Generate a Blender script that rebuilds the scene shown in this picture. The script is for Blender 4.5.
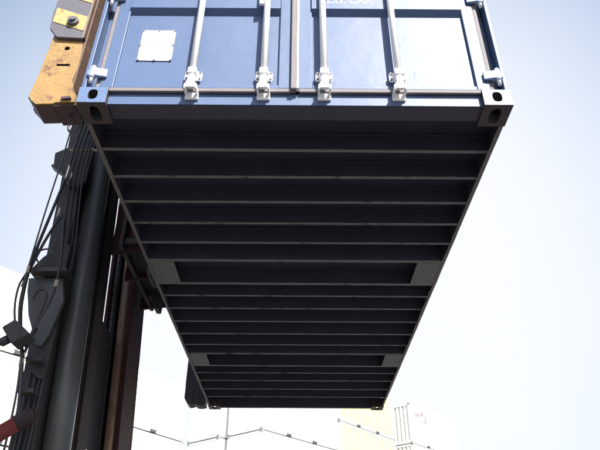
import bpy, bmesh, math, random
from mathutils import Vector, Matrix
random.seed(7)
scene = bpy.context.scene
for o in list(bpy.data.objects):
    bpy.data.objects.remove(o)

# ------------------------------------------------------------------ camera
EYE = 1.3
cam_d = bpy.data.cameras.new('camera')
cam = bpy.data.objects.new('camera', cam_d)
scene.collection.objects.link(cam)
R3 = Matrix(((0.99998, -0.006312, -0.001776), (-0.004912, -0.541723, -0.840543), (0.004344, 0.840534, -0.541742)))
cam.matrix_world = Matrix.Translation((0, 0, EYE)) @ R3.to_4x4()
cam_d.sensor_width = 36.0
cam_d.lens = 36.0 * 597.15 / 600.0
cam_d.clip_start = 0.05
cam_d.clip_end = 3000
scene.camera = cam

# ------------------------------------------------------------------ sky, sun, exposure
SUN = Vector((0.34, -0.67, 0.71)).normalized()
EL = math.asin(SUN.z)
AZ = math.atan2(SUN.x, SUN.y)
world = bpy.data.worlds.new('World')
scene.world = world
world.use_nodes = True
nt = world.node_tree
nt.nodes.clear()
out = nt.nodes.new('ShaderNodeOutputWorld')
bg = nt.nodes.new('ShaderNodeBackground')
sky = nt.nodes.new('ShaderNodeTexSky')
sky.sky_type = 'NISHITA'
sky.sun_disc = False
sky.sun_elevation = EL
sky.sun_rotation = AZ
sky.air_density = 1.0
sky.dust_density = 2.5
sky.ozone_density = 1.0
bg.inputs['Strength'].default_value = 0.085
# pale haze, with lens glare painted in as a bright lobe around mid-view
tc = nt.nodes.new('ShaderNodeTexCoord')
sep = nt.nodes.new('ShaderNodeSeparateXYZ')
nt.links.new(tc.outputs['Generated'], sep.inputs[0])
def wmath(op, a, b=None, clamp=False):
    n = nt.nodes.new('ShaderNodeMath'); n.operation = op; n.use_clamp = clamp
    for i, v in enumerate((a, b)):
        if v is None: continue
        if isinstance(v, (int, float)): n.inputs[i].default_value = v
        else: nt.links.new(v, n.inputs[i])
    return n.outputs[0]
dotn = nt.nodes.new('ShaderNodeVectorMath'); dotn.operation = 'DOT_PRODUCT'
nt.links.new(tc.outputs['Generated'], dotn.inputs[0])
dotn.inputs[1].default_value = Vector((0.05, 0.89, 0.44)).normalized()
nz = nt.nodes.new('ShaderNodeTexNoise'); nz.inputs['Scale'].default_value = 1.6
nz.inputs['Detail'].default_value = 3.0
nt.links.new(tc.outputs['Generated'], nz.inputs['Vector'])
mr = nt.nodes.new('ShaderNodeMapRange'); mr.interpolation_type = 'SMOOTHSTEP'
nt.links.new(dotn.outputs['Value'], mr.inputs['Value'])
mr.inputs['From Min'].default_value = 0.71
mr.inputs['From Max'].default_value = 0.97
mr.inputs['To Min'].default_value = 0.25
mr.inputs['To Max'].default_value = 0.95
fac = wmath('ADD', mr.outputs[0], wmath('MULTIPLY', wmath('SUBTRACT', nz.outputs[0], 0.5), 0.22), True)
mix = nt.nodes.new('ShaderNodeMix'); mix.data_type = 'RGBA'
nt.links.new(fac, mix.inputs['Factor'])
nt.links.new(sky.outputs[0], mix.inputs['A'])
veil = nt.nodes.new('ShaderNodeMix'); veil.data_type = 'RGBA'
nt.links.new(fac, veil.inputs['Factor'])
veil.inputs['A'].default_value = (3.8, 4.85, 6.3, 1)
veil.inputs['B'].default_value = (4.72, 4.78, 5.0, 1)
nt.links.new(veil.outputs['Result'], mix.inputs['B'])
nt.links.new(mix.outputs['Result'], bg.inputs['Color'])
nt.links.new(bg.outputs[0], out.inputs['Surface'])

sl = bpy.data.lights.new('sun', 'SUN')
sl.energy = 5.0
sl.angle = math.radians(0.53)
sl.color = (1.0, 0.95, 0.88)
so = bpy.data.objects.new('sun', sl)
so.rotation_euler = SUN.to_track_quat('Z', 'Y').to_euler()
so.location = SUN * 50
scene.collection.objects.link(so)
scene.view_settings.view_transform = 'Standard'
scene.view_settings.look = 'None'
scene.view_settings.gamma = 1.0
scene.view_settings.exposure = 1.3

# ------------------------------------------------------------------ materials
def mat(name, col, rough=0.5, metal=0.0, var=0.15, nscale=6.0, dirt=None, dirt_amt=0.3, dirt_scale=3.0,
        bump=0.0, bscale=40.0, streak=False, spec=0.5, coat=0.0):
    m = bpy.data.materials.new(name); m.use_nodes = True
    t = m.node_tree; b = t.nodes['Principled BSDF']
    c = t.nodes.new('ShaderNodeTexCoord')
    vec = c.outputs['Object']
    n1 = t.nodes.new('ShaderNodeTexNoise'); n1.inputs['Scale'].default_value = nscale
    n1.inputs['Detail'].default_value = 5
    t.links.new(vec, n1.inputs['Vector'])
    mx = t.nodes.new('ShaderNodeMix'); mx.data_type = 'RGBA'
    mx.inputs['A'].default_value = (*[x * (1 - var) for x in col], 1)
    mx.inputs['B'].default_value = (*[min(1, x * (1 + var)) for x in col], 1)
    t.links.new(n1.outputs[0], mx.inputs['Factor'])
    last = mx.outputs['Result']
    r_base = rough
    if dirt:
        n2 = t.nodes.new('ShaderNodeTexNoise'); n2.inputs['Scale'].default_value = dirt_scale
        n2.inputs['Detail'].default_value = 9; n2.inputs['Roughness'].default_value = 0.68
        if streak:
            mp = t.nodes.new('ShaderNodeMapping'); mp.inputs['Scale'].default_value = (6, 6, 0.5)
            t.links.new(vec, mp.inputs[0]); t.links.new(mp.outputs[0], n2.inputs['Vector'])
        else:
            t.links.new(vec, n2.inputs['Vector'])
        cr = t.nodes.new('ShaderNodeMapRange')
        thr = 0.72 - 0.4 * dirt_amt
        cr.inputs['From Min'].default_value = thr; cr.inputs['From Max'].default_value = thr + 0.12
        t.links.new(n2.outputs[0], cr.inputs['Value'])
        m2 = t.nodes.new('ShaderNodeMix'); m2.data_type = 'RGBA'
        t.links.new(cr.outputs[0], m2.inputs['Factor']); t.links.new(last, m2.inputs['A'])
        m2.inputs['B'].default_value = (*dirt, 1)
        last = m2.outputs['Result']
        rr = t.nodes.new('ShaderNodeMapRange')
        rr.inputs['To Min'].default_value = rough; rr.inputs['To Max'].default_value = min(1, rough + 0.35)
        t.links.new(cr.outputs[0], rr.inputs['Value']); t.links.new(rr.outputs[0], b.inputs['Roughness'])
    else:
        b.inputs['Roughness'].default_value = rough
    t.links.new(last, b.inputs['Base Color'])
    b.inputs['Metallic'].default_value = metal
    b.inputs['Specular IOR Level'].default_value = spec
    b.inputs['Coat Weight'].default_value = coat
    if bump:
        n3 = t.nodes.new('ShaderNodeTexNoise'); n3.inputs['Scale'].default_value = bscale
        n3.inputs['Detail'].default_value = 4
        t.links.new(vec, n3.inputs['Vector'])
        bp = t.nodes.new('ShaderNodeBump'); bp.inputs['Strength'].default_value = bump
        bp.inputs['Distance'].default_value = 0.01
        t.links.new(n3.outputs[0], bp.inputs['Height']); t.links.new(bp.outputs[0], b.inputs['Normal'])
    return m

BLUE = mat('blue_paint', (0.062, 0.100, 0.195), 0.50, spec=0.38, var=0.10, nscale=2.5, dirt=(0.095, 0.135, 0.21), dirt_amt=0.22, dirt_scale=5, streak=True, bump=0.45, bscale=4)
CAST = mat('casting_blue_paint', (0.085, 0.135, 0.25), 0.5, var=0.10, nscale=9, dirt=(0.10, 0.09, 0.11), dirt_amt=0.14, dirt_scale=16, bump=0.3, bscale=60)
UNDER = mat('bitumen_underseal', (0.040, 0.038, 0.062), 0.6, var=0.35, nscale=4, bump=0.35, bscale=30, dirt=(0.033, 0.027, 0.036), dirt_amt=0.25, dirt_scale=6)
FLANGE = mat('worn_underframe_steel', (0.142, 0.130, 0.132), 0.6, var=0.3, nscale=5, bump=0.3, bscale=40, dirt=(0.055, 0.040, 0.038), dirt_amt=0.46, dirt_scale=5)
POCKET = mat('pocket_plate_steel', (0.140, 0.136, 0.134), 0.65, var=0.2, nscale=8, bump=0.2, dirt=(0.08, 0.07, 0.07), dirt_amt=0.3, dirt_scale=12)
PLY = mat('dark_floor_board', (0.028, 0.026, 0.046), 0.7, var=0.4, nscale=3, bump=0.2, bscale=20)
RAIL = mat('bottom_rail_paint', (0.12, 0.11, 0.11), 0.55, var=0.25, nscale=7, dirt=(0.15, 0.10, 0.07), dirt_amt=0.3, dirt_scale=14)
RUBBER = mat('grey_rubber_gasket', (0.15, 0.135, 0.14), 0.75, var=0.15, nscale=14, dirt=(0.23, 0.20, 0.19), dirt_amt=0.3, dirt_scale=9)
SHADED = mat('shaded_casting_faces', (0.040, 0.028, 0.034), 0.55, var=0.3, nscale=14, dirt=(0.07, 0.05, 0.045), dirt_amt=0.3, dirt_scale=22, bump=0.35, bscale=70)
GALV = mat('galvanised_steel', (0.82, 0.82, 0.83), 0.42, metal=0.05, var=0.08, nscale=22, dirt=(0.40, 0.36, 0.33), dirt_amt=0.05, dirt_scale=30, bump=0.04, bscale=90)
WHITEPL = mat('bare_white_plate', (0.84, 0.84, 0.83), 0.4, metal=0.1, var=0.03)
LETTER = mat('white_lettering', (0.82, 0.83, 0.84), 0.5, var=0.03)
DARK = mat('dark_steel', (0.03, 0.03, 0.034), 0.5, var=0.3, nscale=9, bump=0.2)
RIVET = mat('rivet_steel', (0.16, 0.13, 0.15), 0.5, var=0.2)
ORANGE = mat('worn_orange_paint', (0.265, 0.162, 0.056), 0.55, var=0.28, nscale=7, dirt=(0.140, 0.075, 0.042), dirt_amt=0.50, dirt_scale=11, bump=0.35, bscale=50)
YELLOW = mat('worn_yellow_paint', (0.40, 0.28, 0.11), 0.5, var=0.12, nscale=20, dirt=(0.17, 0.10, 0.06), dirt_amt=0.45, dirt_scale=28, bump=0.2)
GREYP = mat('grey_warning_paint', (0.085, 0.082, 0.10), 0.55, var=0.15, nscale=12, dirt=(0.22, 0.17, 0.12), dirt_amt=0.18, dirt_scale=20, bump=0.2)
RUSTY = mat('rusty_brown_steel', (0.10, 0.058, 0.04), 0.65, var=0.35, nscale=12, dirt=(0.19, 0.11, 0.06), dirt_amt=0.3, dirt_scale=10, bump=0.4)
FOOT = mat('dark_red_brown_steel', (0.055, 0.028, 0.036), 0.55, var=0.3, nscale=12, bump=0.3)
MASTG = mat('grey_mast_paint', (0.042, 0.040, 0.045), 0.6, spec=0.3, var=0.18, nscale=5, dirt=(0.028, 0.020, 0.023), dirt_amt=0.35, dirt_scale=5, bump=0.2, streak=True)
CYLP = mat('cylinder_paint', (0.058, 0.060, 0.062), 0.38, var=0.1, nscale=4, dirt=(0.03, 0.03, 0.03), dirt_amt=0.3, dirt_scale=5, streak=True, bump=0.1)
MASTR = mat('dark_red_mast_paint', (0.042, 0.015, 0.019), 0.7, spec=0.2, var=0.3, nscale=5, dirt=(0.030, 0.013, 0.016), dirt_amt=0.35, dirt_scale=4, streak=True, bump=0.2)
REDC = mat('red_cylinder_paint', (0.13, 0.024, 0.022), 0.55, spec=0.25, var=0.15, nscale=7, dirt=(0.07, 0.04, 0.045), dirt_amt=0.35, dirt_scale=8, bump=0.1)
BRONZE = mat('worn_brown_rod', (0.23, 0.14, 0.10), 0.45, metal=0.3, var=0.3, nscale=10, dirt=(0.07, 0.04, 0.035), dirt_amt=0.4, dirt_scale=8, streak=True)
DARKM = mat('grimy_brown_steel', (0.026, 0.018, 0.020), 0.7, spec=0.25, var=0.3, nscale=6, streak=True, dirt=(0.04, 0.03, 0.028), dirt_amt=0.3, dirt_scale=5)
HOSE = mat('black_rubber_hose', (0.022, 0.021, 0.025), 0.5, var=0.2, nscale=20)
HOSEG = mat('grey_hose', (0.06, 0.06, 0.06), 0.5, var=0.2, nscale=20)
CLAMP = mat('pale_clamp_metal', (0.34, 0.29, 0.24), 0.5, metal=0.3, var=0.2, nscale=30, dirt=(0.15, 0.09, 0.06), dirt_amt=0.4, dirt_scale=30)
TYRE = mat('tyre_rubber', (0.025, 0.025, 0.026), 0.8, var=0.2, bump=0.3)
BGW = mat('white_container_paint', (0.80, 0.80, 0.79), 0.5, var=0.03, nscale=1.5, dirt=(0.62, 0.58, 0.54), dirt_amt=0.14, dirt_scale=2.0, streak=True)
BGC = mat('cream_container_paint', (0.61, 0.58, 0.24), 0.5, var=0.03, nscale=1.5, dirt=(0.6, 0.55, 0.44), dirt_amt=0.14, dirt_scale=2.0, streak=True)
BGR = mat('pale_rod_steel', (0.42, 0.42, 0.43), 0.45, metal=0.2)
BGK = mat('dark_shadow_pocket_paint', (0.055, 0.055, 0.06), 0.7)
BGT = mat('grey_container_casting', (0.24, 0.24, 0.25), 0.6, var=0.2)
LG = mat('grey_logo_paint', (0.20, 0.20, 0.22), 0.6)
LR = mat('red_logo_paint', (0.34, 0.14, 0.15), 0.6)
CONC = mat('asphalt_yard', (0.075, 0.074, 0.075), 0.85, var=0.2, nscale=0.7, dirt=(0.045, 0.045, 0.045), dirt_amt=0.3, dirt_scale=0.35, bump=0.3, bscale=12)

# ------------------------------------------------------------------ mesh helpers
def link(o):
    scene.collection.objects.link(o); return o

class MB:
    def __init__(s):
        s.v = []; s.f = []
    def add(s, vs, fs):
        n = len(s.v); s.v += [tuple(v) for v in vs]; s.f += [tuple(i + n for i in f) for f in fs]; return s
    def box(s, x0, x1, y0, y1, z0, z1):
        vs = [(x, y, z) for z in (z0, z1) for y in (y0, y1) for x in (x0, x1)]
        return s.add(vs, [(0, 2, 3, 1), (4, 5, 7, 6), (0, 1, 5, 4), (2, 6, 7, 3), (0, 4, 6, 2), (1, 3, 7, 5)])
    def prism(s, poly, lo, hi, axis='y'):
        # poly: 2-D outline; axis = extrusion axis
        def P(a, b, c):
            return {'y': (a, c, b), 'x': (c, a, b), 'z': (a, b, c)}[axis]
        n = len(poly)
        vs = [P(a, b, lo) for a, b in poly] + [P(a, b, hi) for a, b in poly]
        fs = [tuple(range(n)), tuple(range(2 * n - 1, n - 1, -1))]
        fs += [(i, i + n, (i + 1) % n + n, (i + 1) % n) for i in range(n)]
        return s.add(vs, fs)
    def tube(s, pts, r, seg=10, caps=True):
        pts = [Vector(p) for p in pts]; n = len(pts)
        rs = r if isinstance(r, (list, tuple)) else [r] * n
        vs = []; fs = []
        t0 = (pts[1] - pts[0]).normalized()
        up = Vector((0, 0, 1)) if abs(t0.z) < 0.9 else Vector((1, 0, 0))
        a = t0.cross(up).normalized()
        for i, p in enumerate(pts):
            t = ((pts[min(i + 1, n - 1)] - pts[max(i - 1, 0)])).normalized()
            a = (a - t * a.dot(t)).normalized(); b = t.cross(a)
            for k in range(seg):
                w = 2 * math.pi * k / seg
                vs.append(p + (a * math.cos(w) + b * math.sin(w)) * rs[i])
        for i in range(n - 1):
            for k in range(seg):
                k2 = (k + 1) % seg
                fs.append((i * seg + k, i * seg + k2, (i + 1) * seg + k2, (i + 1) * seg + k))
        if caps:
            fs.append(tuple(range(seg - 1, -1, -1))); fs.append(tuple((n - 1) * seg + k for k in range(seg)))
        return s.add(vs, fs)
    def mesh(s, name, m, smooth=False):
        me = bpy.data.meshes.new(name)
        me.from_pydata(s.v, [], s.f)
        bm = bmesh.new(); bm.from_mesh(me)
        bmesh.ops.recalc_face_normals(bm, faces=bm.faces)
        bm.to_mesh(me); bm.free()
        if smooth:
            me.polygons.foreach_set('use_smooth', [len(p.vertices) <= 4 for p in me.polygons])
        me.materials.append(m); me.update()
        return me

def put(name, me, parent=None, loc=(0, 0, 0)):
    o = bpy.data.objects.new(name, me); link(o)
    o.parent = parent; o.location = loc
    return o

def bevel(o, w=0.004, seg=2):
    b = o.modifiers.new('bevel', 'BEVEL'); b.width = w; b.segments = seg
    b.limit_method = 'ANGLE'; b.angle_limit = math.radians(40); b.harden_normals = False
    return o

def root(name, loc, label, cat, group=None, rz=0.0):
    o = bpy.data.objects.new(name, None); link(o)
    o.location = loc; o.rotation_euler = (0, 0, rz); o.empty_display_size = 0.3
    o['label'] = label; o['category'] = cat
    if group: o['group'] = group
    return o

def carve(me, cutters):
    """boolean difference of real holes; returns the mesh with the holes cut"""
    a = bpy.data.objects.new('t', me); link(a)
    cs = []
    for c in cutters:
        co = bpy.data.objects.new('c', c); link(co); cs.append(co)
        md = a.modifiers.new('b', 'BOOLEAN'); md.operation = 'DIFFERENCE'; md.object = co; md.solver = 'EXACT'; md.material_mode = 'TRANSFER'
    dg = bpy.context.evaluated_depsgraph_get()
    new = bpy.data.meshes.new_from_object(a.evaluated_get(dg))
    for o in [a] + cs: bpy.data.objects.remove(o)
    return new

def text_mesh(s, size, m, depth=0.002, bold=0.0):
    cu = bpy.data.curves.new('lettering', 'FONT'); cu.body = s; cu.size = size
    cu.extrude = depth; cu.offset = bold; cu.align_x = 'LEFT'
    o = bpy.data.objects.new('t', cu); link(o)
    dg = bpy.context.evaluated_depsgraph_get()
    me = bpy.data.meshes.new_from_object(o.evaluated_get(dg))
    bpy.data.objects.remove(o)
    me.materials.clear(); me.materials.append(m)
    return me

# ------------------------------------------------------------------ ground
g = MB().add([(-900, -900, 0), (900, -900, 0), (900, 900, 0), (-900, 900, 0)], [(0, 1, 2, 3)])
go = put('ground', g.mesh('ground', CONC)); go['kind'] = 'structure'

# ------------------------------------------------------------------ the hanging blue container
W2, L, H = 1.219, 6.058, 2.591
CZ = EYE + 2.368
box = root('shipping_container', (-0.026, 2.426, CZ),
           'blue shipping container held high in the air, seen from below at its door end', 'shipping container')

def oval(cx, cy, rx, ry, n=20, p=2.6):
    r = []
    for k in range(n):
        a = 2 * math.pi * k / n; c, s_ = math.cos(a), math.sin(a)
        r.append((cx + rx * math.copysign(abs(c) ** (2 / p), c), cy + ry * math.copysign(abs(s_) ** (2 / p), s_)))
    return r

# corner casting: origin at its outer bottom front corner, x inward, y inward, z up
cb = MB().box(0, .162, 0, .178, 0, .118).mesh('corner_casting', CAST)
cav = MB().box(.028, .140, .028, .156, .028, .096).mesh('c', DARK)
h1 = MB().prism(oval(.082, .062, .027, .037), -.02, .06, 'y').mesh('c', DARK)
h2 = MB().prism(oval(.090, .060, .037, .025), -.02, .06, 'x').mesh('c', DARK)
h3 = MB().prism(oval(.082, .092, .032, .060), -.02, .06, 'z').mesh('c', DARK)
CASTING = carve(cb, [cav, h1, h2, h3])
CASTING.materials.append(SHADED); ui = len(CASTING.materials) - 1
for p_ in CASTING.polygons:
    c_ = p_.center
    if (p_.normal.z < -.9 and c_.z < .005) or (p_.normal.y > .9 and c_.y > .17) or (p_.normal.x > .9 and c_.x > .155):  # shade painted on the casting's bottom and inward faces
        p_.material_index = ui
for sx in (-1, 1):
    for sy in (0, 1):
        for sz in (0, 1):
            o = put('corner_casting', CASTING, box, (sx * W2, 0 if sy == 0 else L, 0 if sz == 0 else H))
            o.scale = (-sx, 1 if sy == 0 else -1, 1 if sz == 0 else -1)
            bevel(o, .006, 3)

# bottom side rails (channels) and top rails
for sx in (-1, 1):
    m = MB()
    xo = sx * (W2 - .004); xi = sx * (W2 - .046)
    def bx(m, a, b, *r): m.box(min(a, b), max(a, b), *r)
    nseg = 60
    ol = [(xo + sx * random.uniform(-.0012, .0010), .180 + k * (L - .36) / nseg) for k in range(nseg + 1)]
    il = [(sx * (W2 - .030) + random.uniform(-.0022, .0022), .180 + k * (L - .36) / nseg) for k in range(nseg, -1, -1)]
    m.prism(ol + il, .008, .014, 'z')
    bx(m, xo - sx * .003, xo, .180, L - .180, .014, .160)
    rl_ = put('bottom_side_rail', m.mesh('bottom_side_rail', RAIL), box)
    m = MB(); bx(m, xo - sx * .007, xo - sx * .0035, .180, L - .180, .0145, .1595); bx(m, xo - sx * .0035, sx * (W2 - .0543), .085, L - .085, .1595, .165)
    put('dark_web', m.mesh('dark_web', UNDER), rl_)  # thin dark sheet over the rail's inner face
    m = MB(); bx(m, sx * (W2 - .004), sx * (W2 - .064), .18, L - .18, H - .065, H - .005)
    put('top_side_rail', m.mesh('top_side_rail', BLUE), box)

# C-section cross members with their pale lower flange
ys = [.427, .702, .988, 1.258, 1.528, 2.455, 2.732, 3.034, 3.339, 3.642, 4.541, 4.838, 5.169, 5.499]
def cross(name, y, w=.024, back=False, z=.014):
    e = MB(); x0 = W2 - .012
    ns = 40
    fr_ = [(-x0 + k * 2 * x0 / ns, y - w / 2 + random.uniform(-.0022, .0018)) for k in range(ns + 1)]
    bk_ = [(x0 - k * 2 * x0 / ns, y + w / 2) for k in range(ns + 1)]
    e.prism(fr_ + bk_, z, z + .005, 'z')
    c = put(name, e.mesh(name, FLANGE), box)
    f = MB(); yy = y + w / 2 - .005 if not back else y - w / 2
    f.box(-x0, x0, yy, yy + .005, z + .005, .142)
    f.box(-x0, x0, y - w / 2, y + w / 2, .142, .147)
    put('web', f.mesh('web', UNDER), c)
    return c
for y in ys:
    cm_ = cross('cross_member', y)
    cm_.rotation_euler = (0, random.uniform(-.0006, .0006), random.uniform(-.0022, .0022)); cm_.location = (0, random.uniform(-.006, .006) - y * cm_.rotation_euler[2] * 0, random.uniform(-.002, .0015))
# fork pockets: two beams and four end plates each
for y0, y1 in ((1.811, 2.219), (3.909, 4.297)):
    cross('pocket_beam', y0, .034, True, .014); cross('pocket_beam', y1, .034, False, .014)
    for sx in (-1, 1):
        m = MB(); a, b = sx * (W2 - .007), sx * (W2 - .225)
        m.box(min(a, b), max(a, b), y0 + .018, y1 - .018, .012, .018)
        put('pocket_plate', m.mesh('pocket_plate', POCKET), box)
# floor boards above the frame
nb = 8
for k in range(nb):
    xa = -1.165 + k * 2.33 / nb
    m = MB().box(xa + .0006, xa + 2.33 / nb - .0006, .10, L - .08, .150 + .001 * (k % 2), .178)
    put('floor_board', m.mesh('floor_board', PLY), box)
# front sill at the far end
m = MB().box(-1.0565, 1.0565, L - .065, L - .010, .018, .16)
put('front_sill', m.mesh('front_sill', UNDER), box)

# rear sill under the doors: pressed channel with returned lip
m = MB()
m.box(-1.056, 1.056, .034, .040, .020, .098)
m.box(-1.056, 1.056, .034, .150, .098, .104)
o = put('door_sill', m.mesh('door_sill', BLUE), box)
m = MB().box(-1.056, 1.056, .041, .150, .016, .022)
put('sill_lip', m.mesh('sill_lip', UNDER), box)  # dark colour stands for the shade on the sill's underside
m = MB().box(-1.056, 1.056, .155, .162, .026, .146)
put('sill_web', m.mesh('sill_web', UNDER), box)

# corner posts
def post(sx, y0, y1, rear=True):
    m = MB(); X = lambda a: sx * (W2 - a)
    def b(a, c, p, q, z0=.118, z1=H - .118): m.box(min(X(a), X(c)), max(X(a), X(c)), p, q, z0, z1)
    b(.003, .028, y0, y0 + .080); b(.028, .10, y0 + .072, y0 + .080); b(.003, .012, y0 + .08, y1); b(.10, .162, y0 + .075, y0 + .15)
    return m
for sx in (-1, 1):
    o = put('corner_post', post(sx, .004, .16).mesh('corner_post', BLUE), box); bevel(o, .004, 2)
    m = MB(); a, b = sx * (W2 - .003), sx * (W2 - .1625)
    m.box(min(a, b), max(a, b), L - .15, L - .004, .118, H - .118)
    o = put('corner_post', m.mesh('corner_post', BLUE), box); bevel(o, .004, 2)
# header and top rails, roof, walls, far end
m = MB().box(-1.056, 1.056, .004, .10, H - .12, H - .004)
put('door_header', m.mesh('door_header', BLUE), box)
def corrug(length, pitch=.278, d=.036):
    """outline of a trapezoid corrugated sheet: list of (along, depth)"""
    n = int(length / pitch); p = length / n; r = []
    for k in range(n):
        a = k * p
        r += [(a, 0), (a + p * .26, 0), (a + p * .5, d), (a + p * .76, d)]
    r.append((length, 0)); return r
def sheet(prof, z0, z1, fn, t=.002):
    m = MB(); n = len(prof)
    vs = [fn(a, d, z0) for a, d in prof] + [fn(a, d, z1) for a, d in prof]
    vs += [fn(a, d + t, z0) for a, d in prof] + [fn(a, d + t, z1) for a, d in prof]
    fs = []
    for i in range(n - 1):
        fs += [(i, i + 1, n + i + 1, n + i), (2 * n + i, 3 * n + i, 3 * n + i + 1, 2 * n + i + 1)]
        fs += [(i, 2 * n + i, 2 * n + i + 1, i + 1), (n + i, n + i + 1, 3 * n + i + 1, 3 * n + i)]
    return m.add(vs, fs)
pr = corrug(L - .32)
for sx in (-1, 1):
    m = sheet(pr, .166, H - .066, lambda a, d, z: (sx * (W2 - .010 - d), .16 + a, z))
    put('side_wall', m.mesh('side_wall', BLUE), box)
m = sheet(corrug(2.14), .16, H - .12, lambda a, d, z: (-1.07 + a, L - .012 - d, z))
put('end_wall', m.mesh('end_wall', BLUE), box)
m = sheet(corrug(L - .24, .21, .018), -1.155, 1.155, lambda a, d, z: (z, .12 + a, H - .008 - d))
put('roof', m.mesh('roof', BLUE), box)

# doors: frame, corrugated panel, rubber gasket, bars, hinges
def door(sx):
    ox = .100 if True else 0
    xo = sx * (W2 - .102); xi = sx * .022 + .0
    lo, hi = .128, H - .128
    d = put('door', None, box)
    bpy.data.objects.remove(d)
    # frame
    m = MB()
    def b(a, c, y0, y1, z0, z1): m.box(min(a, c), max(a, c), y0, y1, z0, z1)
    wf = .076
    b(xo, xo - sx * wf, .012, .058, lo, hi)
    b(xi, xi + sx * wf, .012, .058, lo, hi)
    b(xo - sx * wf, xi + sx * wf, .014, .058, lo, lo + .030)
    b(xo - sx * wf, xi + sx * wf, .010, .058, hi - .06, hi)
    fr = put('door', m.mesh('door', BLUE), box); bevel(fr, .004, 2)
    # panel with horizontal swages
    xa, xb = sorted((xo - sx * wf, xi + sx * wf))
    inn, outn = .032, -.004
    prof = [(lo + .03, inn), (.783, inn), (.816, outn), (1.06, outn), (1.095, inn), (1.50, inn), (1.535, outn),
            (1.80, outn), (1.835, inn), (hi - .06, inn)]
    n = len(prof); vs = []; fs = []
    for x in (xa, xb):
        for z, y in prof: vs.append((x, y, z))
        for z, y in prof: vs.append((x, y + .003, z))
    for i in range(n - 1):
        fs += [(i, i + 1, 2 * n + i + 1, 2 * n + i), (n + i, 3 * n + i, 3 * n + i + 1, n + i + 1)]
    put('door_panel', MB().add(vs, fs).mesh('door_panel', BLUE), fr)
    # gasket all round
    m = MB()
    go_ = xo + sx * .026
    b(xo + sx * .0015, go_, .020, .032, .108, hi + .01)
    b(xo, xi, .010, .030, .100, lo - .0015)
    ga = put('door_gasket', m.mesh('door_gasket', RUBBER), fr); bevel(ga, .004, 2)
    # hinges
    for z in (.215, .905, 1.62, 2.30):
        m = MB()
        xp = sx * (W2 - .052)
        m.tube([(xp, -.004, z - .028), (xp, -.004, z + .052)], .019, 14)
        poly = [(xp - sx * .0, -.022), (xo - sx * .032, -.006), (xo - sx * .032, .0065), (xp, .012)]
        m.prism(poly, z - .018, z + .042, 'z')
        poly2 = [(xp + sx * .0, -.020), (xp + sx * .030, -.010), (xp + sx * .030, .0), (xp, .014)]
        m.prism(poly2, z - .010, z + .030, 'z')
        hg = put('hinge', m.mesh('hinge', BLUEL), fr); bevel(hg, .003, 2)
        m = MB().tube([(xp, -.004, z - .062), (xp, -.004, z + .064)], .0115, 12)
        put('hinge_pin', m.mesh('hinge_pin', GALV, True), fr)
    return fr
BLUEL = mat('bright_hinge_paint', (0.30, 0.37, 0.52), 0.35, metal=0.2, var=0.2, nscale=30, dirt=(0.08, 0.09, 0.18), dirt_amt=0.25, dirt_scale=25, bump=0.2)
dl = door(-1); dr = door(1)
# gasket strip where the two doors meet
m = MB().box(-.026, .004, -.014, .030, .104, H - .12)
o = put('centre_gasket', m.mesh('centre_gasket', RUBBER), box); bevel(o, .005, 2)
m = MB().box(.0055, .0215, -.010, .024, .112, H - .12)
o = put('closing_strip', m.mesh('closing_strip', GALV), box); bevel(o, .003, 2)

def lockbar(x, par, hz):
    m = MB().tube([(x, -.034, .118), (x, -.034, H - .13)], .0205, 16)
    rod = put('locking_bar', m.mesh('locking_bar', GALV, True), par)
    # guide bracket on the door
    m = MB(); z = .172
    m.prism([(x - .046, z), (x + .046, z), (x + .050, z + .012), (x + .050, z + .062), (x + .040, z + .076), (x - .040, z + .076),
             (x - .050, z + .062), (x - .050, z + .012)], -.002, .0075, 'y')
    m.box(x - .025, x + .025, -.056, -.002, z + .014, z + .056)
    o = put('guide_bracket', m.mesh('guide_bracket', GALV), rod); bevel(o, .005, 2)
    for dx in (-.038, .038):
        for dz in (.014, .062):
            put('bolt', MB().tube([(x + dx, -.010, z + dz), (x + dx, -.002, z + dz)], .007, 8).mesh('bolt', RIVET), rod)
    # cam and keeper on the sill
    m = MB()
    m.box(x - .020, x + .020, -.058, -.012, .094, .140)
    m.prism([(x - .030, .092), (x + .016, .088), (x + .026, .100), (x + .024, .118), (x - .026, .120)], -.052, -.020, 'y')
    m.tube([(x, -.034, .140), (x, -.034, .168)], .026, 14)
    o = put('cam', m.mesh('cam', GALV), rod); bevel(o, .005, 2)
    m = MB()
    m.box(x - .038, x + .038, .018, .0335, .050, .108)
    m.box(x - .036, x - .026, -.050, .018, .066, .106)
    m.box(x + .026, x + .036, -.050, .018, .066, .106)
    m.box(x - .026, x + .026, -.056, -.048, .070, .090)
    o = put('keeper', m.mesh('keeper', GALV), rod); bevel(o, .005, 2)
    # mid guide bracket
    for zz in (.80, 1.75, 2.30):
        m = MB(); m.box(x - .036, x + .036, -.002, .013, zz + .002, zz + .050)
        m.box(x - .022, x + .022, -.055, -.002, zz + .006, zz + .044)
        if zz > .81:
            put('guide_bracket', m.mesh('guide_bracket', GALV), rod)
    return rod
rods = [(-.586, dl), (-.180, dl), (.165, dr), (.588, dr)]
for i, (x, p) in enumerate(rods):
    r_ = lockbar(x, p, 0)
    if i in (1, 2):
        # handle with its bent lower end beside the inner bars
        s_ = -1 if i == 1 else 1
        m = MB(); m.box(min(x + s_ * .022, x + s_ * .050), max(x + s_ * .022, x + s_ * .050), -.048, -.026, .805 if i == 1 else .93, 1.25)
        o = put('door_handle', m.mesh('door_handle', GALV), r_); bevel(o, .004, 2)

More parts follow.
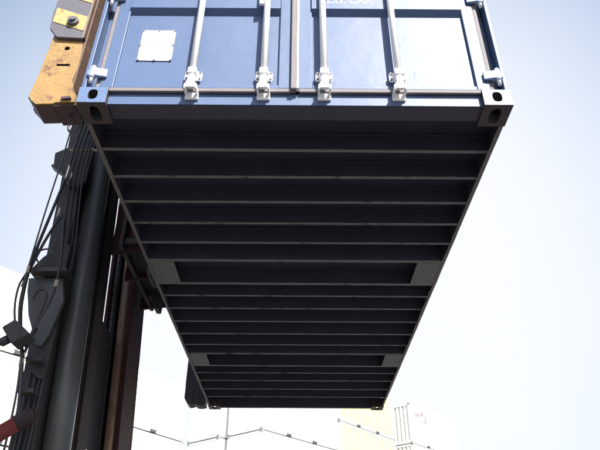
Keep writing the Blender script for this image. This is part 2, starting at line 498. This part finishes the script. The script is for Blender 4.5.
# white plate riveted to the left door
pw = MB().prism([(-.944, .395), (-.930, .381), (-.752, .379), (-.741, .390), (-.741, .638), (-.752, .648), (-.932, .648), (-.944, .636)], .026, .0285, 'y')
pl = put('data_plate', pw.mesh('data_plate', WHITEPL), dl, (.002, 0, -.014))
for x, z in ((-.940, .386), (-.842, .384), (-.746, .386), (-.940, .643), (-.842, .645), (-.746, .643), (-.941, .515), (-.745, .515)):
    m = MB().tube([(x, .022, z), (x, .0265, z)], .0075, 8)
    put('rivet', m.mesh('rivet', RIVET), pl)
# lettering on the right door
tm = text_mesh('CU. CAP.', .074, LETTER, .0006, .001)
t_ = put('lettering', tm, dr, (.192, -.0050, .866)); t_.rotation_euler = (math.pi / 2, 0, 0)

# ------------------------------------------------------------------ container handler
HR = Vector((-2.0, 5.55, 0))
hand = root('container_handler', HR, 'mast and orange side arms of a container handler, holding the blue container from its left', 'container handler')
TILT = math.radians(3.6)
def tl(p):
    x, y, z = p; dx, dz = x + 2.0, z - 3.3
    return (-2.0 + dx * math.cos(TILT) - dz * math.sin(TILT), y, 3.3 + dx * math.sin(TILT) + dz * math.cos(TILT))
def hp(name, mb, m, par=None, tilt=False, smooth=False, bv=0):
    mb.v = [tuple(Vector(tl(v) if tilt else v) - HR) for v in mb.v]
    o = put(name, mb.mesh(name, m, smooth), par or hand)
    if bv: bevel(o, bv, 2)
    return o

ZT = 8.2
# near mast column: outer channel opening inwards
m = MB(); m.box(-2.15, -1.97, 4.50, 4.54, .25, ZT); m.box(-2.15, -2.11, 4.54, 5.02, .25, ZT); m.box(-2.01, -1.97, 4.54, 5.02, .25, ZT)
hp('mast_column', m, MASTG, tilt=True, bv=.006)
# inner channel
m = MB(); m.box(-2.12, -1.88, 5.06, 5.09, .4, ZT + .2); m.box(-2.12, -2.09, 5.09, 5.34, .4, ZT + .2); m.box(-1.91, -1.86, 5.09, 5.34, .4, ZT + .2)
hp('inner_column', m, DARKM, tilt=True, bv=.005)
# lift cylinder beside it
c = hp('lift_cylinder', MB().tube([(-1.862, 4.66, .4), (-1.862, 4.66, 5.2)], .103, 32), CYLP, tilt=True, smooth=True)
hp('cylinder_rod', MB().tube([(-1.862, 4.66, 5.2), (-1.862, 4.66, ZT)], .06, 20), GALV, c, tilt=True, smooth=True)
m = MB()
for z in (1.2, 3.9):
    m.box(-2.02, -1.95, 4.58, 4.74, z, z + .09)
hp('cylinder_clamp', m, MASTG, c, tilt=True)
# far column
m = MB(); m.box(-2.10, -1.80, 6.58, 6.64, .25, ZT); m.box(-2.10, -2.06, 6.10, 6.58, .25, ZT); m.box(-1.85, -1.80, 6.10, 6.58, .25, ZT)
hp('mast_column', m, MASTR, tilt=True, bv=.006)
m = MB(); m.box(-2.055, -1.995, 6.16, 6.40, .4, ZT + .2); m.box(-1.995, -1.93, 6.30, 6.34, .4, ZT + .2)
hp('inner_column', m, MASTG, tilt=True, bv=.005)
c = hp('lift_cylinder', MB().tube([(-1.900, 6.15, .4), (-1.900, 6.15, 5.2)], .055, 24), BRONZE, tilt=True, smooth=True)
hp('chain_guard', MB().box(-2.02, -1.99, 5.345, 6.06, 2.55, 3.80), DARK, tilt=True)
# leaf chain hanging in the far column
ch = hp('lift_chain', MB().box(-2.005, -1.995, 6.095, 6.105, 1.5, 1.55), DARK, tilt=True)
for k in range(70):
    z = 1.6 + k * .05
    m = MB(); w = .016 if k % 2 else .026
    m.box(-2.012 - w / 2, -2.012 + w / 2, 6.085, 6.115, z, z + .058)
    m.tube([(-2.04, 6.10, z + .008), (-1.985, 6.10, z + .008)], .009, 6)
    hp('chain_link', m, DARK, ch, tilt=True)
# cross beams of the mast
for z0, z1 in ((.5, .8), (7.6, 7.95)):
    hp('mast_crossbeam', MB().box(-2.30, -2.16, 4.50, 6.64, z0, z1), MASTG, tilt=True, bv=.006)
hp('mast_crossbeam', MB().box(-2.26, -2.16, 5.36, 6.08, 4.30, 4.55), MASTG, tilt=True, bv=.006)

# carriage between mast and container
m = MB()
m.box(-1.74, -1.70, 4.95, 6.45, 4.24, 6.4)
m.box(-1.70, -1.50, 5.00, 6.40, 4.30, 4.36)
hp('carriage_plate', m, MASTG, bv=.005)
for y in (5.06, 5.62, 6.34):
    m = MB().prism([(-1.84, 4.22), (-1.52, 4.26), (-1.36, 4.75), (-1.30, 6.4), (-1.86, 6.4)], y, y + .05, 'y')
    r1 = hp('carriage_rib', m, MASTR, bv=.004)
m = MB()
m.prism([(-1.80, 4.30), (-1.66, 4.24), (-1.60, 4.10), (-1.55, 4.10), (-1.54, 4.24), (-1.44, 4.34), (-1.44, 4.46), (-1.8, 4.46)], 6.06, 6.22, 'y')
hp('carriage_hook', m, MASTG, bv=.006)
for y, z in ((5.2, 4.55), (5.45, 4.7), (5.8, 4.5), (6.05, 4.62)):
    m = MB().tube([(-1.705, y, z), (-1.66, y, z)], .035, 6); m.tube([(-1.66, y, z), (-1.63, y, z)], .02, 10)
    hp('carriage_bolt', m, CYLP)
for y0, y1, x0, z in ((4.72, 4.98, -1.36, 3.80), (5.35, 5.55, -1.31, 3.80), (5.95, 6.15, -1.31, 3.79)):
    m = MB().prism([(x0 + .02, z), (-1.252, z), (-1.252, 6.3), (x0, 6.3), (x0, z + .03)], y0, y1, 'y')
    hp('guide_bar', m, MASTG, bv=.008)
# unseen spreader beam over the container's left edge, widened to shade the mast
m = MB(); m.box(-1.62, -0.85, 2.68, 8.4, 6.30, 6.80); m.box(-0.85, 1.1, 5.0, 6.2, 6.42, 6.62)
hp('spreader_beam', m, ORANGE, bv=.008)

# near end arm (orange, striped sleeve)
front = [(-1.500, 4.62), (-1.537, 4.284), (-1.551, 3.932), (-1.563, 3.800), (-1.548, 3.758), (-1.509, 3.722), (-1.412, 3.727), (-1.400, 3.737),
         (-1.293, 3.742), (-1.296, 3.779), (-1.322, 3.852), (-1.342, 3.917), (-1.332, 4.01), (-1.334, 4.132), (-1.350, 4.286), (-1.350, 4.62)]
am = MB().prism(front, 2.50, 2.625, 'y').mesh('end_arm', ORANGE)
hole = MB().tube([(-1.429, 2.40, 4.19), (-1.429, 2.56, 4.19)], .016, 16).mesh('c', DARK)
slot = MB().box(-1.462, -1.383, 2.4, 2.53, 4.036, 4.052).mesh('c', DARK)
am = carve(am, [hole, slot]); am.transform(Matrix.Translation(-HR))
arm = put('end_arm', am, hand); bevel(arm, .008, 3)
arm['label'] = 'worn orange arm at the door end'
# rusty side and underside plates
hp('side_plate', MB().prism([(2.505, 3.86), (2.505, 6.5), (2.66, 6.5), (2.66, 3.90)], -1.348, -1.325, 'x'), RUSTY, arm, bv=.003)
m = MB().prism([(-1.588, 3.80), (-1.535, 3.745), (-1.446, 3.750), (-1.446, 4.4), (-1.56, 4.4)], 2.626, 2.66, 'y')
hp('back_plate', m, FOOT, arm)
m = MB().prism([(-1.570, 3.794), (-1.512, 3.7185), (-1.410, 3.7235), (-1.410, 3.7185), (-1.512, 3.7135), (-1.576, 3.792)], 2.515, 2.655, 'y')
hp('sole_plate', m, FOOT, arm)
m = MB().prism([(-1.4095, 3.728), (-1.290, 3.738), (-1.290, 3.730), (-1.4095, 3.7185)], 2.512, 2.68, 'y')
m.prism([(-1.400, 3.74), (-1.30, 3.745), (-1.30, 3.86), (-1.36, 3.90)], 2.628, 2.70, 'y')
hp('foot_lip', m, FOOT, arm, bv=.004)
m = MB().prism([(-1.36, 3.752), (-1.31, 3.758), (-1.318, 3.775), (-1.372, 3.768)], 2.485, 2.499, 'y')
hp('rust_patch_plate', m, FOOT, arm)
# sleeve
sl_out = [(-1.540, 6.5), (-1.575, 4.478), (-1.563, 4.343), (-1.502, 4.265), (-1.339, 4.255), (-1.338, 6.5)]
sleeve = hp('arm_sleeve', MB().prism(sl_out, 2.475, 2.498, 'y'), GREYP, arm, bv=.004)
hp('sleeve_edge', MB().prism([(2.4735, 4.262), (2.4735, 6.5), (2.499, 6.5), (2.499, 4.262)], -1.3375, -1.331, 'x'), RUSTY, arm)
def stripe(zl0, zl1):   # left-edge heights of one slanting band
    k = -.41
    xl, xr = -1.557, -1.346
    dz = (xr - xl) * k
    return [(xl, zl0), (xr, zl0 + dz), (xr, zl1 + dz), (xl, zl1)]
for z0 in (4.405, 4.675, 4.95, 5.22, 5.49, 5.76, 6.03):
    hp('warning_stripe', MB().prism(stripe(z0, z0 + .135), 2.4715, 2.4745, 'y'), YELLOW, sleeve)
m = MB().tube([(-1.425, 2.471, 4.400), (-1.425, 2.452, 4.400)], .036, 20); m.tube([(-1.425, 2.452, 4.400), (-1.425, 2.436, 4.400)], .020, 6)
hp('pivot_bolt', m, GREYP, arm, bv=.003)
# far end arm: dark against the sky
fa = [(-1.600, 6.5), (-1.608, 3.81), (-1.587, 3.775), (-1.560, 3.735), (-1.525, 3.716), (-1.49, 3.722), (-1.455, 3.736), (-1.425, 3.712),
      (-1.38, 3.706), (-1.30, 3.716), (-1.30, 6.5)]
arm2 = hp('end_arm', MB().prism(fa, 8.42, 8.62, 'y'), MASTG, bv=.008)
arm2['label'] = 'dark arm at the far end of the container'

# S-shaped hook hanging under the arm foot
def arcpts(pts, sub=6):
    P = [Vector(p) for p in pts]; r = []
    for i in range(len(P) - 1):
        p0, p1, p2, p3 = P[max(i - 1, 0)], P[i], P[i + 1], P[min(i + 2, len(P) - 1)]
        for k in range(sub):
            t = k / sub
            r.append(.5 * ((2 * p1) + (-p0 + p2) * t + (2 * p0 - 5 * p1 + 4 * p2 - p3) * t * t + (-p0 + 3 * p1 - 3 * p2 + p3) * t ** 3))
    r.append(P[-1]); return r
hk = [(-1.345, 2.6, 3.725), (-1.326, 2.6, 3.708), (-1.316, 2.6, 3.686), (-1.331, 2.6, 3.663), (-1.336, 2.6, 3.632), (-1.320, 2.6, 3.603), (-1.297, 2.6, 3.600),
      (-1.279, 2.6, 3.625), (-1.268, 2.6, 3.66), (-1.262, 2.6, 3.70)]
hp('safety_hook', MB().tube(arcpts(hk), .0065, 8), DARK, smooth=True)

# hose sheave bracket
m = MB().prism([(-2.317, 4.93), (-2.158, 5.031), (-2.080, 5.119), (-1.95, 5.27), (-1.96, 4.60), (-2.074, 4.499), (-2.181, 4.658), (-2.292, 4.739)], 4.40, 4.43, 'y')
sb = hp('hose_bracket', m, MASTG, bv=.004)
m = MB().prism([(-2.292, 4.739), (-2.181, 4.658), (-2.074, 4.499), (-2.06, 4.51), (-2.17, 4.67), (-2.28, 4.755)], 4.345, 4.40, 'y')
hp('bracket_flange', m, MASTG, sb)
m = MB().box(-2.13, -1.875, 4.285, 4.305, 4.868, 4.886); hp('hose_clamp', m, CLAMP, sb, bv=.003)
for x in (-2.09, -2.0, -1.915):
    hp('clamp_bolt', MB().tube([(x, 4.27, 4.877), (x, 4.285, 4.877)], .010, 6), CLAMP, sb)
# hoses
def hose(pts, r, m=HOSE, n='hose'):
    return hp(n, MB().tube(arcpts(pts), r, 8), m, smooth=True)
hose([(-2.07, 4.2, 5.55), (-2.12, 4.2, 5.104), (-2.127, 4.2, 4.95), (-2.129, 4.2, 4.685), (-2.140, 4.2, 4.40), (-2.150, 4.2, 4.061), (-2.156, 4.2, 3.693), (-2.158, 4.2, 3.475), (-2.145, 4.2, 3.26), (-2.100, 4.22, 3.05), (-2.03, 4.25, 2.80), (-1.99, 4.28, 2.5), (-1.98, 4.3, 2.0)], .007, HOSEG)
hose([(-2.02, 4.25, 5.6), (-2.060, 4.25, 5.112), (-2.072, 4.25, 4.844), (-2.082, 4.25, 4.499), (-2.122, 4.25, 4.125), (-2.161, 4.25, 3.778), (-2.172, 4.25, 3.592), (-2.158, 4.25, 3.326), (-2.117, 4.25, 3.12), (-2.04, 4.26, 2.85), (-1.995, 4.28, 2.56), (-1.96, 4.3, 2.2), (-1.95, 4.3, 1.5)], .013)
hose([(-2.20, 4.27, 3.45), (-2.172, 4.26, 3.60), (-2.110, 4.25, 3.86), (-2.045, 4.25, 4.07), (-2.022, 4.25, 4.115), (-2.000, 4.25, 4.07), (-1.972, 4.25, 3.925), (-1.935, 4.25, 3.667), (-1.925, 4.25, 3.45), (-1.945, 4.25, 3.30), (-2.00, 4.25, 3.12), (-2.03, 4.25, 2.9)], .012)
for x, r in ((-2.045, .010), (-2.005, .011), (-1.965, .008), (-1.935, .010)):
    hose([(x + .10, 4.22, 5.55), (x + .03, 4.24, 5.10), (x, 4.27, 4.87), (x - .012, 4.30, 4.55), (x - .01, 4.36, 4.3), (x, 4.455, 3.9), (x - .01, 4.475, 3.6), (x - .01, 4.475, 3.2), (x, 4.475, 2.4), (x, 4.475, 1.4)], r)
hose([(-2.10, 4.30, 3.66), (-2.16, 4.30, 3.72), (-2.15, 4.30, 3.80), (-2.07, 4.30, 3.815), (-2.04, 4.30, 3.76)], .007, HOSEG)
hose([(-2.19, 4.28, 3.60), (-2.21, 4.24, 3.45), (-2.185, 4.22, 3.25), (-2.12, 4.22, 3.06), (-2.03, 4.24, 2.99), (-2.0, 4.28, 3.1)], .009)
hose([(-2.10, 4.30, 3.36), (-2.07, 4.28, 3.42), (-2.02, 4.28, 3.43), (-1.99, 4.28, 3.36), (-2.02, 4.28, 3.15), (-2.05, 4.28, 2.95)], .009)
hose([(-2.085, 4.3, 2.98), (-2.06, 4.3, 2.80), (-2.035, 4.3, 2.60), (-2.02, 4.3, 2.3), (-2.015, 4.3, 1.8)], .009, HOSEG)
for x, y, z0, z1, r_ in ((-2.161, 4.25, 3.80, 3.72, .0175), (-2.155, 4.20, 3.60, 3.54, .0125), (-2.022, 4.25, 4.10, 4.125, .016), (-2.04, 4.26, 2.85, 2.80, .018), (-1.925, 4.25, 3.50, 3.44, .017)):
    hp('hose_fitting', MB().tube([(x, y, z0), (x, y, z1)], r_, 8), CLAMP if z0 < 3.7 else MASTG)
# triangular gusset, ledge, guard plate
m = MB().prism([(-2.032, 3.937), (-2.100, 3.878), (-2.172, 3.807), (-2.233, 3.711), (-1.962, 3.693), (-1.962, 3.937)], 4.42, 4.45, 'y')
hp('gusset', m, MASTG, bv=.004)
hp('ledge', MB().prism([(-2.205, 3.646), (-1.90, 3.649), (-1.89, 3.612), (-2.195, 3.606)], 4.30, 4.46, 'y'), DARK, bv=.004)
m = MB().prism([(-2.235, 3.600), (-1.951, 3.600), (-1.900, 3.399), (-1.957, 3.098), (-1.999, 3.005), (-2.036, 3.02), (-2.155, 3.266), (-2.219, 3.487)], 4.40, 4.44, 'y')
hp('guard_plate', m, CYLP, bv=.006)
m = MB().prism([(-2.100, 3.035), (-2.09, 2.90), (-2.052, 2.825), (-1.968, 2.762), (-1.93, 2.764), (-1.93, 3.2), (-2.0, 3.2)], 4.45, 4.49, 'y')
hp('valve_block', m, MASTG, bv=.006)
for z in (2.62, 2.86, 2.42):
    hp('hose_clip', MB().box(-2.045, -1.93, 4.32, 4.42, z, z + .035), DARK, bv=.003)
# stubby hydraulic unit reaching left
m = MB().prism([(-2.158, 3.020), (-2.077, 3.084), (-1.943, 2.975), (-2.055, 2.892)], 4.06, 4.20, 'y')
ph = hp('pump_housing', m, MASTG, bv=.010)
hp('pump_neck', MB().tube([(-2.112, 4.13, 2.958), (-2.165, 4.13, 2.925)], .034, 14), DARK, ph, smooth=True)
hp('pump_shaft', MB().tube([(-2.15, 4.13, 2.934), (-2.45, 4.13, 2.76)], .020, 12), DARK, ph, smooth=True)
# tilt cylinder
tc_ = hp('tilt_cylinder', MB().tube([(-1.83, 4.15, 2.405), (-3.9, 4.15, 1.04)], .053, 24), REDC, smooth=True)
hp('cylinder_eye', MB().tube([(-1.905, 4.15, 2.3555), (-1.895, 4.15, 2.362), (-1.83, 4.15, 2.405), (-1.80, 4.15, 2.425)], [.054, .058, .058, .040], 24), DARKM, tc_)
# truck chassis, out of frame to the left
m = MB().prism([(-2.35, .5), (-2.35, 1.25), (-3.0, 1.5), (-7.2, 1.5), (-7.4, 1.1), (-7.4, .5)], 4.6, 6.5, 'y')
hp('chassis', m, ORANGE, bv=.03)
for x, r in ((-3.3, .72), (-6.3, .6)):
    for y0, y1 in ((4.05, 4.55), (6.55, 7.05)):
        w = hp('wheel', MB().tube([(x, y0, r), (x, y0 + .06, r), (x, y1 - .06, r), (x, y1, r)], [r - .06, r, r, r - .06], 32), TYRE, smooth=True)
        hp('rim', MB().tube([(x, y0 - .01, r), (x, y1 + .01, r)], r * .5, 20), YELLOW, w, smooth=True)

# ------------------------------------------------------------------ stacked containers behind
def far_parts(h):
    """mesh set of one plain container; origin at its door-end right bottom corner, body towards -x and +y"""
    S = {}
    w = 2.438
    c = MB().box(0, .162, 0, .178, 0, .118)
    S['casting'] = c.mesh('corner_casting', BGT)
    side = sheet(corrug(L - .34), .16, h - .08, lambda a, d, z: (-.006 - d, .17 + a, z))
    side2 = MB().add([(v[0] * -1 - w, v[1], v[2]) for v in side.v], list(side.f))
    S['side'] = [side, side2]
    S['post'] = [MB().box(x0, x1, y0, y1, .118, h - .118) for x0, x1 in ((-.162, -.003), (-w + .003, -w + .162))
                 for y0, y1 in ((.003, .17), (L - .17, L - .003))]
    S['top'] = []; S['bot'] = []
    for x0, x1 in ((-.09, -.026), (-w + .026, -w + .09)):
        S['top'].append(MB().box(x0, x1, .178, L - .178, h - .08, h - .020))
        S['bot'].append(MB().box(x0, x1, .178, L - .178, .034, .16))
    S['roof'] = MB().box(-w + .07, -.07, .17, L - .17, h - .05, h - .02)
    S['base'] = MB().box(-w + .07, -.07, .17, L - .17, .12, .15)
    S['sill'] = [MB().box(-w + .162, -.162, .01, .12, .036, .13), MB().box(-w + .162, -.162, L - .12, L - .01, .02, .13)]
    S['head'] = [MB().box(-w + .162, -.162, .01, .12, h - .13, h - .022), MB().box(-w + .162, -.162, L - .12, L - .01, h - .13, h - .01)]
    S['end'] = MB().box(-w + .162, -.162, L - .10, L - .05, .13, h - .13)
    S['door'] = [MB().box(-w + .166, -w / 2 - .012, .012, .06, .15, h - .15), MB().box(-w / 2 + .012, -.166, .012, .06, .15, h - .15)]
    S['gap'] = MB().box(-w / 2 - .012, -w / 2 + .012, .02, .05, .15, h - .15)
    S['bars'] = [[-w + .45, -w + .95], [-.95, -.45]]
    pk = []
    for y0 in (1.82, 3.88):
        pk.append(MB().box(-w - .001, .001, y0, y0 + .36, .03, .145))
    S['pocket'] = pk
    return S
def build_far(name, h, paint, label, cat, group, ribs):
    S = far_parts(h); w = 2.438
    r = root(name, (0, 0, 0), label, cat, group)
    for x, sx in ((0, -1), (-w, 1)):
        for y, sy in ((0, 1), (L, -1)):
            for z, sz in ((0, 1), (h, -1)):
                o = put('corner_casting', S['casting'], r, (x, y, z)); o.scale = (sx, sy, sz)
    for nm, key in (('side_wall', 'side'), ('corner_post', 'post'), ('top_rail', 'top'), ('bottom_rail', 'bot'), ('end_sill', 'sill'), ('end_header', 'head')):
        for q_ in S[key]: put(nm, q_.mesh(nm, BGW if 'rail' in nm or 'end_' in nm or 'post' in nm else paint), r)
    put('roof', S['roof'].mesh('roof', BGW), r)
    put('floor', S['base'].mesh('floor', BGW), r)
    put('end_wall', S['end'].mesh('end_wall', paint), r)
    if ribs:
        m = sheet(corrug(w - .324, .278, .06), .13, h - .13, lambda a, d, z: (-w + .162 + a, .02 + d, z), .003)
        put('ribbed_end_wall', m.mesh('ribbed_end_wall', BGW), r)
    else:
        put('door_seal', S['gap'].mesh('door_seal', BGR), r)
    for k in range(2):
        if not ribs: put('door', S['door'][k].mesh('door', paint), r)
        put('fork_pocket', S['pocket'][k].mesh('fork_pocket', BGK), r)
    return r
def copy_tree(o, par=None):
    c_ = o.copy(); link(c_)
    if par: c_.parent = par
    for ch_ in o.children: copy_tree(ch_, c_)
    return c_
GRP = 'containers stacked in the yard behind'
ordw = ['topmost', 'second', 'third', 'fourth', 'lowest']
protos = {}
def stack(x, y, az, h, n, kind, desc, bars=True):
    tops = []
    paint = {'white': BGW, 'cream': BGC}[kind]
    for k in range(n):
        key = (h, kind, bars)
        lab = f'{kind} container, {"topmost" if k == 0 else "lowest" if k == n - 1 else ordw[k] + " down"} in stack {desc}'
        if key not in protos:
            r = build_far('stacked_container', h, paint, lab, 'container', GRP, bars); protos[key] = r
        else:
            r = copy_tree(protos[key]); r['label'] = lab
        r.location = (x, y, (n - 1 - k) * (h + .012)); r.rotation_euler = (0, 0, -math.radians(az))
        tops.append(r)
    return tops
sr = stack(7.43, 39.94, 42, 2.585, 5, 'white', 'with red and grey logo, far right')
sc = stack(2.38, 34.55, 39.0, 2.585, 5, 'cream', 'under blue container\'s far right corner')
sw = stack(-1.73, 29.81, 41, 2.885, 4, 'white', 'with centre line on its door end', False)
s2 = stack(-4.02, 31.40, 41, 2.885, 4, 'white', 'just left of that with centre line', False)
sm = stack(-8.45, 23.50, 31.5, 2.585, 4, 'white', 'beside the dark red mast column')
s_l = stack(-11.15, 14.45, 40.5, 2.585, 4, 'white', 'at far left behind the mast')
# logo on the rightmost stack's top container
for s_, y, z, sz, mt in (('W', .62, 1.72, .62, LG), ('A', 1.32, 1.98, .50, LR), ('E', 1.78, 1.60, .62, LG), ('-', 1.30, 1.42, .55, LG)):
    me = text_mesh(s_, sz, mt, .003, .014)
    o = put('logo_letter', me, sr[0], (.004, y, z)); o.rotation_euler = (math.pi / 2, 0, math.pi / 2)
